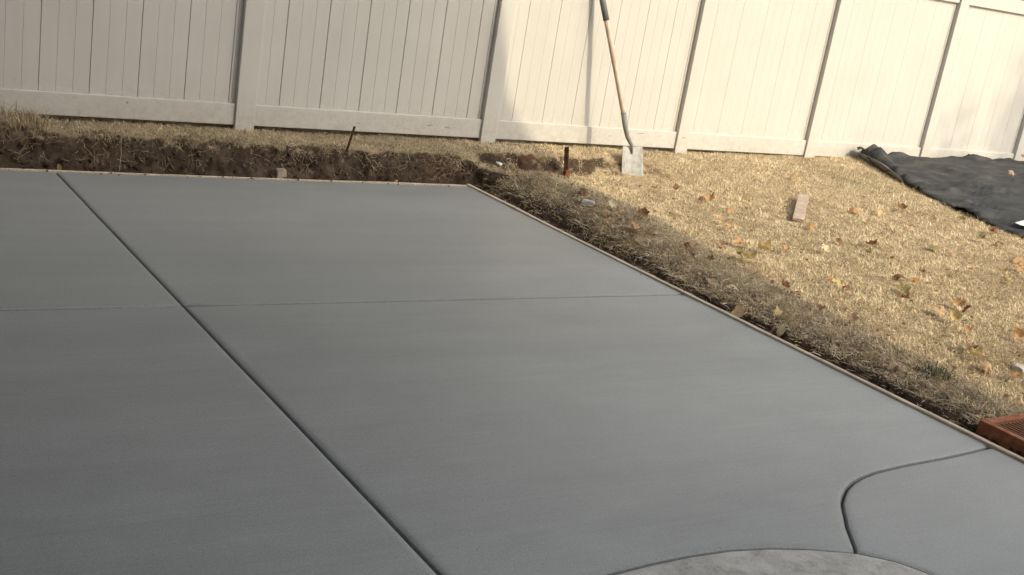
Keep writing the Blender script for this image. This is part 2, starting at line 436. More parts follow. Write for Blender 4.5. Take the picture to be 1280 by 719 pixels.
def board(name, pts, w, z0, z1, off, mat, label):
    """a thin form board on edge following a line; off = gap from the line, towards outside"""
    P = np.asarray(pts, float); t = np.gradient(P, axis=0); t /= np.linalg.norm(t, axis=1, keepdims=True)
    nn = np.stack([t[:, 1], -t[:, 0]], 1)
    bm = bmesh.new(); prev = None
    for i, (p, n_) in enumerate(zip(P, nn)):
        j = .0018*float(fbm(p[0]*3.7+p[1]*4.1, 0, 2.2, 3)); jz = .003*float(fbm(p[0]*2.3+p[1]*2.9, 4, 1.2, 3))
        a = p + n_*(off+j); b = p + n_*(off+w+j)
        ring = [bm.verts.new((*a, z0)), bm.verts.new((*a, z1+jz-.002)), bm.verts.new((*(a+n_*.003), z1+jz)), bm.verts.new((*(b-n_*.003), z1+jz)), bm.verts.new((*b, z1+jz-.002)), bm.verts.new((*b, z0))]
        if prev:
            for k in range(6): bm.faces.new((prev[k], prev[(k+1) % 6], ring[(k+1) % 6], ring[k]))
        else: bm.faces.new(ring)
        prev = ring
    bm.faces.new(prev[::-1]); bmesh.ops.recalc_face_normals(bm, faces=bm.faces)
    o = bm_obj(name, bm, mat); return tag(o, label, 'form board')
MB2 = mat_wood('pale_form_wood', (.35, .28, .21), (.52, .43, .33), (.64, .55, .44), .9, (60, 3, 60))
board('form_board', edge_pts(3.66, 7.03, 40)[::-1], .029, -.09, .011, .009, MB2, 'long weathered wooden form strip along the slab edge, from the far corner to mid lawn')
board('form_board', edge_pts(-2, 3.652, 60)[::-1], .029, -.09, .012, .009, MB2, 'weathered wooden form strip along the slab edge, running past the rusty frame')
board('form_board', [(x, YF) for x in np.linspace(-4, 4.05, 60)][::1][::-1], .016, -.09, .004, .004, MB2, 'thin pale form strip under the soil bank along the far slab edge')

# ------------------------------------------------------------------ fence
fence = empty('vinyl_fence', (*fence_pt(2.479), .17), FA)
tag(fence, 'tall almond vinyl privacy fence behind the soil bank and lawn', 'fence')
PW = .135                                            # post face width
POSTS = [-1.44, .519, 2.479, 4.440, 6.419, 8.023, 9.700, 11.287, 12.88]
BZ0, BZ1, TZ0, TZ1 = .222, .367, 1.817, 1.952
def fx(s): return s - 2.479
Z_ = lambda z: z - .17
post_me = None
for i, s in enumerate(POSTS):
    lean = 0.0
    if post_me is None:
        bm = bmesh.new(); add_box(bm, (0, 0, -.32), (PW, PW, 1.86), .004, 2); o = bm_obj('post', bm, MV, fence); post_me = o.data
        bm = bmesh.new()
        add_box(bm, (-.008, -.008, 1.862), (PW+.008, PW+.008, 1.885), .003, 1)
        r = bmesh.ops.create_cone(bm, cap_ends=True, segments=4, radius1=.1, radius2=.002, depth=.04, matrix=Matrix.Translation((PW/2, PW/2, 1.906)) @ Matrix.Rotation(math.pi/4, 4, 'Z'))
        c = bm_obj('post_cap', bm, MV, o); cap_me = c.data
    else:
        o = link('post', post_me, fence); c = link('post_cap', cap_me, o)
    o.location = (fx(s), 0, 0)
    o.rotation_euler = (0, 0, 0)
# local y: 0 = front face of posts; rails 18 mm behind, boards 52 mm behind
def rail_obj(s0, s1, z0, z1):
    bm = bmesh.new(); add_box(bm, (fx(s0)-.004, .022, z0), (fx(s1)+.004, .112, z1), .005, 2); return bm_obj('rail', bm, MV, fence)
def board_mesh(w, i=0):
    """one tongue and groove plank: two shallow vee grooves split its face in three"""
    y0 = .050; g, dp, sg = ((.0020, .0024, .0007), (.0024, .0026, .0009), (.0014, .0014, .0005))[min(i, 2)] if i < 3 else (.0010, .0008, .0003)
    prof = [(sg, y0+.010), (sg, y0+.006), (sg*4, y0)]
    for k in (1, 2):
        c = w*k/3; prof += [(c-g, y0), (c, y0+dp), (c+g, y0)]
    prof += [(w-sg*4, y0), (w-sg, y0+.006), (w-sg, y0+.010)]
    prof = [(max(a, .0), b) for a, b in prof if True]
    return prof
def board_obj(s0, s1, full_w, z0, z1, clip0, clip1, i=0):
    prof = [(s0 + a, b) for a, b in board_mesh(full_w, max(0, i-1))]
    prof = [(min(max(a, clip0), clip1), b) for a, b in prof]
    # outline: front profile + back
    pts = []
    for q in prof:
        if not pts or math.dist(q, pts[-1]) > 1e-6: pts.append(q)
    back = [(pts[-1][0], .084), (pts[0][0], .084)]
    loop = pts + back
    bm = bmesh.new()
    lo = [bm.verts.new((fx(a), b, z0)) for a, b in loop]; hi = [bm.verts.new((fx(a), b, z1)) for a, b in loop]
    for k in range(len(loop)):
        j = (k+1) % len(loop); bm.faces.new((lo[k], lo[j], hi[j], hi[k]))
    bm.faces.new(lo[::-1]); bm.faces.new(hi)
    bmesh.ops.remove_doubles(bm, verts=bm.verts, dist=1e-6)
    return bm_obj('board', bm, MV, fence)
SEAM = {0: .55, 1: .92, 2: 2.798, 3: 4.728, 4: 6.62, 5: 8.25, 6: 9.90, 7: 11.5}
BW = .3032
for i in range(len(POSTS)-1):
    a, b = POSTS[i]+PW, POSTS[i+1]
    rail_obj(a, b, Z_(BZ0), Z_(BZ1)); rail_obj(a, b, Z_(TZ0), Z_(TZ1))
    for side, e in ((0, a), (1, b)):                 # slim channels that hold the planks beside the posts
        lo = (fx(e) if side == 0 else fx(e)-.026, .0455, Z_(BZ1)+.0005); hi = (lo[0]+.026, .098, Z_(TZ0)-.0005)
        box_obj('side_channel', lo, hi, MV, fence, .003)
    bw = BW if i < 3 else .2885
    s = SEAM.get(i, a) - bw*8
    while s < b:
        e = s + bw
        if e > a+.03 and s < b-.03:
            board_obj(s, e, bw, Z_(BZ1)-.02, Z_(TZ0)+.02, a+.006, b-.006, i)
        s = e
for (s, z, w, h, r) in [(3.99, .300, .050, .006, -.1), (4.14, .290, .045, .006, .15), (6.02, .335, .070, .005, -.08), (6.49, .325, .040, .006, .1), (5.70, .300, .03, .004, .05), (3.40, .285, .03, .004, 0), (1.76, .33, .012, .010, .4)]:
    bm = bmesh.new(); add_box(bm, (-w/2, -.0006, -h/2), (w/2, .0006, h/2))
    o = bm_obj('scuff', bm, MSOCK, fence); y = -.0005 if s > 6.42 and s < 6.56 else .0215
    o.location = (fx(s), y, Z_(z)); o.rotation_euler = (0, r, 0)

# ------------------------------------------------------------------ grass
def in_slab(x, y, m=.0): return (y < 7.035+m) & (x < edge_x(y)+.036+m)
def tarp_low(x): return np.interp(x, TL[:, 0], TL[:, 1])
TLP = [(1067, 195), (1090, 208), (1110, 220), (1150, 242), (1200, 266), (1240, 284), (1282, 300), (1340, 328)]
TL = np.array([at(*p)[:2] for p in TLP])[::-1] if False else np.array([tuple(at(*p))[:2] for p in TLP])
TLo = TL.copy(); TL = TL[np.argsort(TL[:, 0])]
def under_tarp(x, y):
    # lower edge polyline is monotone in y: x of the edge for a given y
    o = TLo[np.argsort(TLo[:, 1])]
    xe = np.interp(y, o[:, 1], o[:, 0])
    return (x > xe+.05) & (y > o[0, 1]) & (y < 7.75)
def blades(n, xr, yr, lmin, lmax, wid, seed, keep, lean=(.35, 1.2), pal=None, green=.2, dirfn=None, zoff=0.0, shape=None):
    r = np.random.default_rng(seed)
    x = r.uniform(*xr, n); y = r.uniform(*yr, n)
    k = keep(x, y, r); x, y = x[k], y[k]; n = len(x)
    z = ground(x, y) + zoff
    bp = fbm(x*.9, y*.9, 15.2, 3); cl = fbm(x*5.2, y*5.2, 9.1, 3); gr = fbm(x*1.3, y*1.3, 4.2, 3); cl2 = fbm(x*16, y*16, 2.1, 2)
    L = r.uniform(lmin, lmax, n)*(1 + .55*cl + .3*cl2)
    W = wid*r.uniform(.6, 1.35, n)
    az = r.uniform(0, 2*math.pi, n) + 0
    az = np.where(r.random(n) < .4, 1.75 + 2.8*fbm(x*3, y*3, 6.6, 2) + r.normal(0, .8, n), az)   # the sward leans away from us
    th0 = r.uniform(lean[0]*.5, lean[0]*2.2, n); th1 = th0 + r.uniform(.1, lean[1], n)
    if dirfn is not None:
        az, th0, th1 = dirfn(x, y, az, th0, th1, r)
    h = np.stack([np.cos(az), np.sin(az)], 1)
    side = np.stack([-h[:, 1], h[:, 0], 0*x], 1)
    tw = r.uniform(-.9, .9, n)
    side = side*np.cos(tw)[:, None] + np.stack([h[:, 0]*0, h[:, 0]*0, np.ones(n)], 1)*np.sin(tw)[:, None]
    def d(th): return np.stack([h[:, 0]*np.sin(th), h[:, 1]*np.sin(th), np.cos(th)], 1)
    B = np.stack([x, y, z-.004], 1); Mi = B + d(th0)*(L*.5)[:, None]; Tp = Mi + d(th1)*(L*.5)[:, None]
    w = (side*W[:, None])*.5
    V = np.stack([B-w, B+w, Mi+w*.85, Mi-w*.85, Tp], 1).reshape(-1, 3)
    i0 = np.arange(n)*5
    loops = np.stack([i0, i0+1, i0+2, i0+3, i0+3, i0+2, i0+4], 1).ravel()
    sizes = np.tile([4, 3], n)
    P = np.array(pal)
    u = r.random(n) + .22*cl2; ci = np.clip((u*(len(P)-1)), 0, len(P)-1.001); f = ci - np.floor(ci); ci = ci.astype(int)
    C = P[ci]*(1-f)[:, None] + P[ci+1]*f[:, None]
    gm = np.clip((gr + .35*r.normal(0, 1, n) - .35 + green)*1.3, 0, .8)[:, None]
    C = C*(1-gm) + np.array([.21, .215, .12])*gm
    bm_ = np.clip(bp*2.0 + .5*r.normal(0, .5, n) - .25, 0, .6)[:, None]; C = C*(1-bm_) + np.array([.36, .27, .17])*bm_
    C = C*np.clip(r.uniform(.62, 1.22, n) + .22*cl2, .3, 1.25)[:, None]
    C = np.repeat(C, 5, 0)
    return V, loops, sizes, C
PAL = [(.11, .08, .045), (.38, .29, .17), (.67, .535, .335), (.78, .64, .42), (.83, .70, .49), (.88, .78, .58)]
PAL_D = [(.18, .135, .08), (.36, .275, .165), (.50, .395, .25), (.62, .505, .335), (.72, .61, .43)]
def merge(parts):
    V, Lp, S, C = [], [], [], []; o = 0
    for v, l, s, c in parts:
        V.append(v); Lp.append(l+o); S.append(s); C.append(c); o += len(v)
    return np.concatenate(V), np.concatenate(Lp), np.concatenate(S), np.concatenate(C)
def slope(x, y):
    e = .03; return np.hypot(ground(x+e, y)-ground(x-e, y), ground(x, y+e)-ground(x, y-e))/(2*e)
def keep_lawn(x, y, r):
    fy = FY + x*math.sin(FA)
    d = x - edge_x(y) - .036
    thin = sm((d-.01)/.28 + .45*fbm(x*6, y*6, 1, 2)) if True else 1
    near = np.where(y < 6.9, .22+.78*thin, 1)*np.where((y > 4.7) & (y < 7.05), sm((d-.07)/.06 + .8*fbm(x*7, y*7, 4, 2)), 1)
    dens_ = np.clip(1.25 - .055*np.hypot(x, y), .5, 1)*near
    vis = (x < 12.6)
    bare = fbm(x*2.3, y*2.3, 8.8, 3)
    return (~in_slab(x, y, .02)) & (~under_tarp(x, y)) & (y < fy + .13) & (r.random(len(x)) < dens_) & vis & (slope(x, y) < 1.1) & ~((np.abs(x-5.66) < .15) & (y > 6.93) & (y < 7.30) & (r.random(len(x)) < .8)) & (r.random(len(x)) < 1.1 - 1.1*np.clip(bare, 0, 1)) & ~frame_at(x, y)
def frame_at(x, y): return (np.abs((x-FR.x)*FU.x + (y-FR.y)*FU.y - FLEN/2) < FLEN/2+.01) & (np.abs((x-FR.x)*FV.x + (y-FR.y)*FV.y - FWID/2) < FWID/2+.01)
# the rusty frame's place (corner nearest the slab)
FR = Vector((4.338, 2.835, 0)); FU = Vector((.04, -1, 0)).normalized(); FV = Vector((1, .04, 0)).normalized(); FLEN, FWID = .72, .46
parts = [blades(700000, (4.05, 12.6), (1.6, 7.95), .018, .044, .0030, 3, keep_lawn, (.52, 1.15), PAL, .18)]
def keep_ledge(x, y, r):
    thick = np.interp(x, [0, .9, 1.5, 2], [.03, .12, .6, .85]) + .9*fbm(x*4, y*4, 5, 3)
    fy = FY + x*math.sin(FA)
    brink = y - 7.035 - np.interp(x, [-1, .9, 1.6, 4.4], [.34, .31, .20, .17])*(1 + .35*fbm(x*3.1, 0*x, 7.7, 3))
    return (brink > -.03 + .04*fbm(x*7, y*7, 3, 2)) & (y < fy+.14) & (x < 4.9) & (r.random(len(x)) < thick)
parts.append(blades(36000, (-1, 4.6), (7.08, 7.8), .018, .038, .0038, 4, keep_ledge, (.6, 1.2), PAL_D, .25))
# longer fringe hanging over the brink of the cut
def lean_out(x, y, az, t0, t1, r):
    out = np.where((x > edge_x(y)-.02) & (y < 7.08), math.pi, -math.pi/2)
    return out + r.normal(0, .7, len(x)), r.uniform(.5, 1.5, len(x)), r.uniform(1.3, 2.9, len(x))
def keep_brink(x, y, r):
    w = np.interp(x, [-1, .9, 1.6, 4.4], [.34, .31, .20, .17]); b = y - 7.035 - w
    return (b > -.06) & (b < .05) & (r.random(len(x)) < .5 + 1.3*fbm(x*4, y*3, 2, 3))
parts.append(blades(24000, (-1, 4.3), (7.08, 7.45), .03, .09, .0033, 5, keep_brink, pal=PAL_D, green=.05, dirfn=lean_out))
def keep_rbrink(x, y, r):
    d = x - edge_x(y) - .04
    return (d > .05) & (d < .24) & (y < 7.1) & (r.random(len(x)) < (.35 + .5*fbm(x*5, y*5, 2, 2))*sm((y-3.2)/2.4))
parts.append(blades(24000, (4.1, 4.6), (3.0, 7.1), .05, .11, .0044, 6, keep_rbrink, pal=PAL_D, green=.12, dirfn=lean_out))
# dead matted stalks lying on the lawn beside the board
def flat(x, y, az, t0, t1, r): return r.uniform(0, 6.28, len(x)), r.uniform(1.1, 1.5, len(x)), r.uniform(1.3, 1.75, len(x))
def keep_edge(x, y, r):
    d = x - edge_x(y) - .04
    return (d > .006) & (d < .42) & (y < 7) & ~frame_at(x, y)
parts.append(blades(17000, (4.1, 5.0), (2.2, 7.0), .025, .08, .0036, 8, keep_edge, pal=PAL_D, green=-.2, dirfn=flat, zoff=.010))
V, Lp, S, C = merge(parts)
lawn = link('lawn_grass', np_mesh('lawn_grass', V, Lp, S, MG, False, C))
tag(lawn, 'dry straw coloured lawn grass on the slope and the bank top', 'grass', kind='stuff')

# green clump by the slab
def tuft(name, px, py, rad, n, lmin, lmax, label, pal, seed, cat='grass tuft'):
    p = at(px, py); c = (p.x, p.y)
    def kp(x, y, r): return (np.hypot(x-c[0], y-c[1]) < rad*(.4+.6*r.random(len(x))))
    v, l, s, cc = blades(n, (c[0]-rad, c[0]+rad), (c[1]-rad, c[1]+rad), lmin, lmax, .0048, seed, kp, (.35, .9), pal, -.6)
    v = v - np.array([p.x, p.y, p.z]); o = link(name, np_mesh(name, v, l, s, MG, False, cc)); o.location = p
    return tag(o, label, cat)
tuft('grass_tuft', 1167, 468, .12, 420, .03, .065, 'small dark green grass clump in the shaded lawn near the rusty frame', [(.045, .060, .026), (.08, .10, .045), (.16, .15, .08)], 21)
tuft('grass_tuft', 34, 152, .17, 500, .06, .15, 'ragged dead grass clump on the soil pile at the left fence rail', PAL_D, 22)
tuft('grass_tuft', 601, 172, .06, 130, .05, .13, 'wispy weed tuft at the foot of the post where sun meets shade', [(.10, .10, .05), (.2, .17, .1), (.3, .24, .14)], 23)

# ------------------------------------------------------------------ roots and clods on the cut bank
def bank_point(x, f, r=None):
    """a point on the bank face: f = 0 at the foot, 1 at the brink"""
    w = np.interp(x, [-1, .9, 1.6, 4.4], [.34, .31, .20, .17])
    y = 7.037 + w*f; return Vector((x, y - .012, float(ground(x, y))+.004))
bm = bmesh.new()
for i in range(430):
    x = random.uniform(.2, 4.1); f = random.uniform(.35, 1.0); p = bank_point(x, f)
    if random.random() < .3: p.y -= .01
    pts = [p]; a = random.gauss(0, .6); ln = random.uniform(.012, .040)
    for k in range(random.randint(3, 6)):
        a += random.uniform(-.7, .7); q = pts[-1] + Vector((math.sin(a)*ln, random.uniform(-.012, .008), -math.cos(a)*ln*.8))
        g = float(ground(q.x, q.y))
        if q.z < .004: break
        if q.z < g+.002: q.y -= min((g-q.z)*.5+.004, .03)
        q.y = max(q.y, 7.026); pts.append(q)
    if len(pts) > 1: tube_mesh(bm, pts, [random.choice((.0008, .0011, .0014, .0022))*(1-.5*k/len(pts)) for k in range(len(pts))], 3, False)
for i in range(110):
    y = random.uniform(4.6, 7.0); x = float(edge_x(y)) + .045 + random.uniform(.0, .08); p = Vector((x, y, float(ground(x, y))+.008)); pts = [p]; a = random.uniform(0, 6.28)
    for k in range(4):
        a += random.uniform(-.8, .8); q = pts[-1] + Vector((math.cos(a)*.02-.004, math.sin(a)*.02, random.uniform(-.01, .012))); q.z = max(q.z, float(ground(q.x, q.y))+.003); pts.append(q)
    tube_mesh(bm, pts, random.uniform(.001, .0022), 3, False)
o = bm_obj('roots', bm, MROOT); tag(o, 'pale torn grass roots hanging out of the cut soil bank', 'roots', kind='stuff')
bm = bmesh.new()
for i in range(900):
    if random.random() < .72:
        x = random.uniform(.2, 4.15); p = bank_point(x, random.random()**1.6*.7); p.y += .006
    else:
        y = random.uniform(2.6, 7.0); x = float(edge_x(y)) + .045 + random.random()**2*.22; p = Vector((x, y, float(ground(x, y))))
    s = random.uniform(.003, .012)*(1 if random.random() < .9 else 1.7)
    mm = Matrix.Translation(p) @ Matrix.Rotation(random.uniform(0, 6), 4, Vector((random.random(), random.random(), 1)).normalized()) @ Matrix.Diagonal((s*random.uniform(.7, 1.5), s, s*random.uniform(.6, 1), 1))
    r = bmesh.ops.create_icosphere(bm, subdivisions=1, radius=1, matrix=mm)
    for v in r['verts']: v.co += Vector([random.uniform(-.25, .25)*s for _ in range(3)])
for i in range(110):
    if i < 70: x = random.uniform(.3, 4.0); y = YF - abs(random.gauss(0, .025)) + .012
    else: y = random.uniform(2.8, 6.9); x = float(edge_x(y)) - abs(random.gauss(0, .03)) + .02
    s = random.uniform(.002, .006); bmesh.ops.create_icosphere(bm, subdivisions=1, radius=s, matrix=Matrix.Translation((x, y, s*.5 + (.006 if y > YF or x > edge_x(y) else 0))))
o = bm_obj('soil_clods', bm, MS); tag(o, 'crumbled brown soil clods at the foot of the bank and along the board', 'soil', kind='stuff')

# ------------------------------------------------------------------ shovel
def unproj_y(px, py, y):
    d = ray_dir(px, py); return Vector(CAM + d*(y-CAM[1])/d[1])
yt = 7.262
T = unproj_y(790, 229, yt); gz = float(ground(T.x, T.y))
top = unproj_y(752.5, -3, 7.640); neck = unproj_y(779.5, 141, 7.415)
shovel = empty('shovel', T)
tag(shovel, 'square mouth shovel with wooden handle leaning upright against the sunlit fence', 'shovel')
L = lambda v: Vector(v) - T
b_top = unproj_y(790.5, 183, 7.345)
axis = (b_top - T).normalized(); sidev = (unproj_y(804, 229, yt) - unproj_y(776, 229, yt)); bw_ = sidev.length; sidev.normalize()
nrm = sidev.cross(axis).normalized()
if nrm.y > 0: nrm = -nrm
bl = (b_top - T).length
bm = bmesh.new(); nu, nv = 12, 12; rows = []
for layer in (0, 1):
    g = []
    for j in range(nv+1):
        v = j/nv; row = []
        for i in range(nu+1):
            u = i/nu*2-1
            hw = bw_/2*(1.0 - .10*v)
            if v > .9: hw *= 1 - .06*((v-.9)/.1)**2
            dish = .016*(abs(u)**2.6)*(1-.2*v) + .010*math.sin(v*math.pi)*0 - .020*max(0, v-.82)/.18*(1-abs(u))
            p = T + sidev*(u*hw) + axis*(v*bl - .012*(1-v)) + nrm*(dish - .012 + (.003 if layer else 0))
            row.append(bm.verts.new(p - T))
        g.append(row)
    rows.append(g)
for layer in (0, 1):
    for j in range(nv):
        for i in range(nu):
            f = (rows[layer][j][i], rows[layer][j][i+1], rows[layer][j+1][i+1], rows[layer][j+1][i]); bm.faces.new(f if layer else f[::-1])
def rim(a, b):
    for k in range(len(a)-1): bm.faces.new((a[k], a[k+1], b[k+1], b[k]))
rim(rows[0][0], rows[1][0]); rim(rows[0][nv], rows[1][nv]); rim([r[0] for r in rows[0]], [r[0] for r in rows[1]]); rim([r[nu] for r in rows[0]], [r[nu] for r in rows[1]])
bmesh.ops.recalc_face_normals(bm, faces=bm.faces)
bm_obj('blade', bm, MSTEEL, shovel, True)
# neck: a bent steel socket from the blade up to the wooden shaft
P0 = T + axis*(bl*.80) + nrm*-.006; P1 = T + axis*(bl*1.0) - nrm*.002
P2 = unproj_y(784.5, 171, 7.368); P3 = unproj_y(781.5, 158, 7.388)
bm = bmesh.new(); tube_mesh(bm, [L(P0), L(P1), L(unproj_y(788.2, 179, 7.352)), L(P2), L(P3), L(neck)], [.008, .013, .016, .0185, .0205, .0225], 12); bm_obj('socket', bm, MSOCK, shovel, True)
ferr = neck + (top-neck)*.805
bm = bmesh.new(); tube_mesh(bm, [L(neck + (top-neck)*t) + Vector((.002*math.sin(3*t), 0, 0)) for t in np.linspace(-.03, .815, 10)], [.0215+.0007*math.sin(4*t) for t in np.linspace(0, 3, 10)], 14); bm_obj('handle', bm, MASH, shovel, True)
gtop = neck + (top-neck)*1.10
bm = bmesh.new(); tube_mesh(bm, [L(ferr), L(ferr + (gtop-ferr)*.5), L(gtop)], [.0245, .0245, .0235], 14)
d_ = (gtop-ferr).normalized(); bmesh.ops.create_icosphere(bm, subdivisions=2, radius=.0235, matrix=Matrix.Translation(L(gtop)))
bm_obj('grip', bm, MGRIP, shovel, True)

# ------------------------------------------------------------------ stakes
def stake(px, py, tpx, tpy, lean_y, w, d, mat, label, name='stake', n=4, cat='stake'):
    b = at(px, py); t = unproj_y(tpx, tpy, b.y + lean_y); ax_ = (t-b)
    o = empty(name, b); tag(o, label, cat)
    bm = bmesh.new(); tube_mesh(bm, [ax_*-.3, ax_*.3, ax_*.97, ax_*1.0], [w/2*1.2, w/2*1.2, w/2*1.2, w/2*1.05], n, True, d/w)
    return o, bm, mat
o, bm, m_ = stake(707.5, 221, 708.5, 184, .0, .036, .036, MRUST, 'upright dark rusty stake in the notch left of the shovel'); bm_obj('shaft', bm, MRUST, o)
bm = bmesh.new(); add_box(bm, (-.022, -.022, -.04), (.022, .022, .055), .003, 1); oo = bm_obj('collar', bm, mat_simple('brown_rust', [(.3, (.10, .045, .024)), (.7, (.22, .10, .05))], 30, .9, .1, .4), o)
o, bm, m_ = stake(433, 190, 443.5, 158, .02, .015, .015, MRUST, 'thin leaning rusty stake on the bank before the shaded fence', n=8); bm_obj('shaft', bm, MRUST, o, True)
bm = bmesh.new(); a0 = at(149, 216); tp = unproj_y(151, 152, a0.y+.10)
tube_mesh(bm, [a0, a0*.6+tp*.4+Vector((.002, -.03, 0)), tp], .0018, 5); o = bm_obj('twig', bm, MROOT); tag(o, 'single thin pale stem standing against the dark soil bank at left', 'twig')

# ------------------------------------------------------------------ rusty frame with grate
fr = empty('rusty_frame', (FR.x, FR.y, 0.0)); tag(fr, 'rust red open frame with a dark slotted grate beside the slab corner', 'frame')
ang = math.atan2(FU.y, FU.x); fr.rotation_euler = (0, 0, ang)     # local x runs along the slab, local y to the lawn
FH = .056; fr.rotation_euler[0] = 0
TK = .036
def fbox(lo, hi, name='frame_board', mat=MRUSTRED): return box_obj(name, lo, hi, mat, fr, .003)
fbox((0, 0, -.02), (FLEN, TK, FH)); fbox((0, FWID-TK, -.02), (FLEN, FWID, FH+.001)); fbox((.0005, TK+.0005, -.02), (TK, FWID-TK-.0005, FH-.001)); fbox((FLEN-TK, TK+.0005, -.02), (FLEN-.0005, FWID-TK-.0005, FH-.001))
fbox((TK+.001, TK+.001, -.01), (FLEN-TK-.001, FWID-TK-.001, .012), 'pan', MDARK)
for k in range(3):
    x0 = .03 + k*.232; fbox((x0+.0, TK+.001, FH-.030), (x0+.018, FWID-TK-.001, FH-.010), 'cross_bar', MGRATE)
nslat = 15; sl = None
for k in range(nslat):
    y = TK + .012 + k*(FWID-2*TK-.020)/(nslat-1)
    if sl is None: o = box_obj('grate_bar', (TK+.003, -.0055, FH-.024), (FLEN-TK-.003, .0055, FH-.010), MGRATE, fr); sl = o.data
    else: o = link('grate_bar', sl, fr)
    o.location = (0, y, 0)

# ------------------------------------------------------------------ black cloth on the lawn
TE = [Vector((p[0], p[1], 0)) for p in TLo]
def tarp():
    nu, nv = 150, 70
    e = np.array([[p.x, p.y] for p in TE]); s = np.concatenate([[0], np.cumsum(np.hypot(*np.diff(e, axis=0).T))]); s /= s[-1]
    V = np.zeros((nv+1, nu+1, 3)); fpt = np.array([fence_pt(8.62, -.09), fence_pt(13.2, -.05)])
    for i in range(nu+1):
        u = i/nu; lo = np.array([np.interp(u, s, e[:, 0]), np.interp(u, s, e[:, 1])])
        hi = fpt[0] + (fpt[1]-fpt[0])*u**.9
        W = np.hypot(*(hi-lo))
        for j in range(nv+1):
            v = j/nv; q = lo + (hi-lo)*v; dist = v*W
            z = float(ground(q[0], q[1]))
            roll = .085*math.exp(-((dist-.11)/.12)**2)*sm((.42-u)/.3)*float(sm((W+.12)/.55))
            apex = 0
            V[j, i] = (q[0], min(q[1], fence_pt(q[0], -.035)[1]), z + .012 + .022*sm((.5-u)/.3) + roll + apex)
    X, Y = V[..., 0], V[..., 1]
    ridge = 1 - np.abs(fbm(X*1.3 + Y*2.6, Y*.9 - X*.35, 5.5, 3))*2
    V[..., 2] += .045*np.clip(ridge, 0, 1)**7 + .020*fbm(X*2.5+Y*1.5, Y*4.5-X, 1, 4)*np.minimum(1, np.arange(nu+1)/20)[None, :] + .012
    # the near edge curls down and under
    jj = np.arange(nv+1)/nv
    us = np.linspace(0, 1, nu+1); V[0, :, 2] -= .014 + .036*sm((.45-us)/.25); V[1, :, 2] -= .004 + .008*sm((.45-us)/.25)
    V[0, :, 1] += .015; 
    V[..., 2] = np.maximum(V[..., 2], ground(X, Y)+.004)
    idx = np.arange((nu+1)*(nv+1)).reshape(nv+1, nu+1)
    q = np.stack([idx[:-1, :-1], idx[:-1, 1:], idx[1:, 1:], idx[1:, :-1]], -1).reshape(-1, 4)
    c0 = np.array([V[0, 0, 0], V[0, 0, 1], V[0, 0, 2]])
    rt = empty('black_tarp', c0); tag(rt, 'crumpled black woven ground cloth spread on the slope below the fence', 'tarp')
    o = link('cloth', np_mesh('cloth', V.reshape(-1, 3)-c0, q.ravel(), np.full(len(q), 4), MTARP, True), rt)
    md = o.modifiers.new('thick', 'SOLIDIFY'); md.thickness = .006; md.offset = -1
    # turned-under hem of the cloth, paler underside showing
    bm = bmesh.new(); prev = None
    for k in range(24):
        u = .015 + k/23*.34; i = u*nu; i0 = int(i); p = V[0, i0]*(1-(i-i0)) + V[0, min(i0+1, nu)]*(i-i0)
        gz_ = float(ground(p[0], p[1])); wv = math.sin(k/23*math.pi)**.6
        a = Vector((p[0]-.012*wv, p[1]-.050*wv, gz_+.020)); b = Vector((p[0], p[1]-.022*wv, gz_+.022+.050*wv)); c = Vector((p[0]+.01, p[1]+.03, gz_+.045+.03*wv))
        ring = [bm.verts.new(x - Vector(c0)) for x in (a, b, c, c-Vector((0, 0, .006)), b-Vector((0, -.008, .006)), a-Vector((0, -.008, .004)))]
        if prev:
            for m in range(6): bm.faces.new((prev[m], prev[(m+1) % 6], ring[(m+1) % 6], ring[m]))
        prev = ring
    bm_obj('hem', bm, MUNDER, rt, True)
tarp()
def patch(name, pts, z, mat, label, cat, th=.004):
    P = [at(*p) for p in pts]; c = sum(P, Vector())/len(P); bm = bmesh.new()
    lo = [bm.verts.new(p - c + Vector((0, 0, z+random.uniform(0, .01)))) for p in P]; hi = [bm.verts.new(v.co + Vector((0, 0, th))) for v in lo]
    n = len(P)
    for k in range(n): bm.faces.new((lo[k], lo[(k+1) % n], hi[(k+1) % n], hi[k]))
    bm.faces.new(lo[::-1]); bm.faces.new(hi); bmesh.ops.recalc_face_normals(bm, faces=bm.faces)
    o = bm_obj(name, bm, mat); o.location = c; return tag(o, label, cat)
patch('plastic_scrap', [(1266, 288), (1272, 291), (1286, 294), (1300, 290), (1287, 285), (1277, 285.5)], .06, MWHITE, 'white plastic scrap on the lower edge of the black cloth', 'plastic scrap')

# ------------------------------------------------------------------ stones, block
def stone(px, py, s, label, mat=MSTONE, seed=0, name='stone', cat='stone', flatz=.6, dz=0.0, rz=None):
    rr = random.Random(seed); p = at(px, py); bm = bmesh.new()
    bmesh.ops.create_icosphere(bm, subdivisions=3, radius=1)
    for v in bm.verts:
        c = v.co.copy(); k = 1 + .28*float(fbm(c.x*1.3+seed, c.y*1.3, c.z*1.3, 3))
        c = c*k; c = Vector([max(-.72, min(.72, q)) for q in c]); v.co = Vector((c.x*s[0], c.y*s[1], c.z*s[2]))
    o = bm_obj(name, bm, mat, None, False); o.location = p + Vector((0, 0, s[2]*flatz*.6+dz)); o.rotation_euler = (rr.uniform(-.1, .1), rr.uniform(-.1, .1), rr.uniform(0, 3) if rz is None else rz)
    return tag(o, label, cat)
stone(350, 222, (.048, .035, .055), 'brownish broken stone resting on the far slab edge under the bank', seed=3, rz=.2, mat=mat_simple('brown_stone', [(.3, (.20, .16, .125)), (.7, (.36, .30, .25))], 18, .9, .2, .5))
stone(735, 256, (.06, .045, .028), 'flat whitish stone half sunk in the shaded grass below the stake', seed=5)
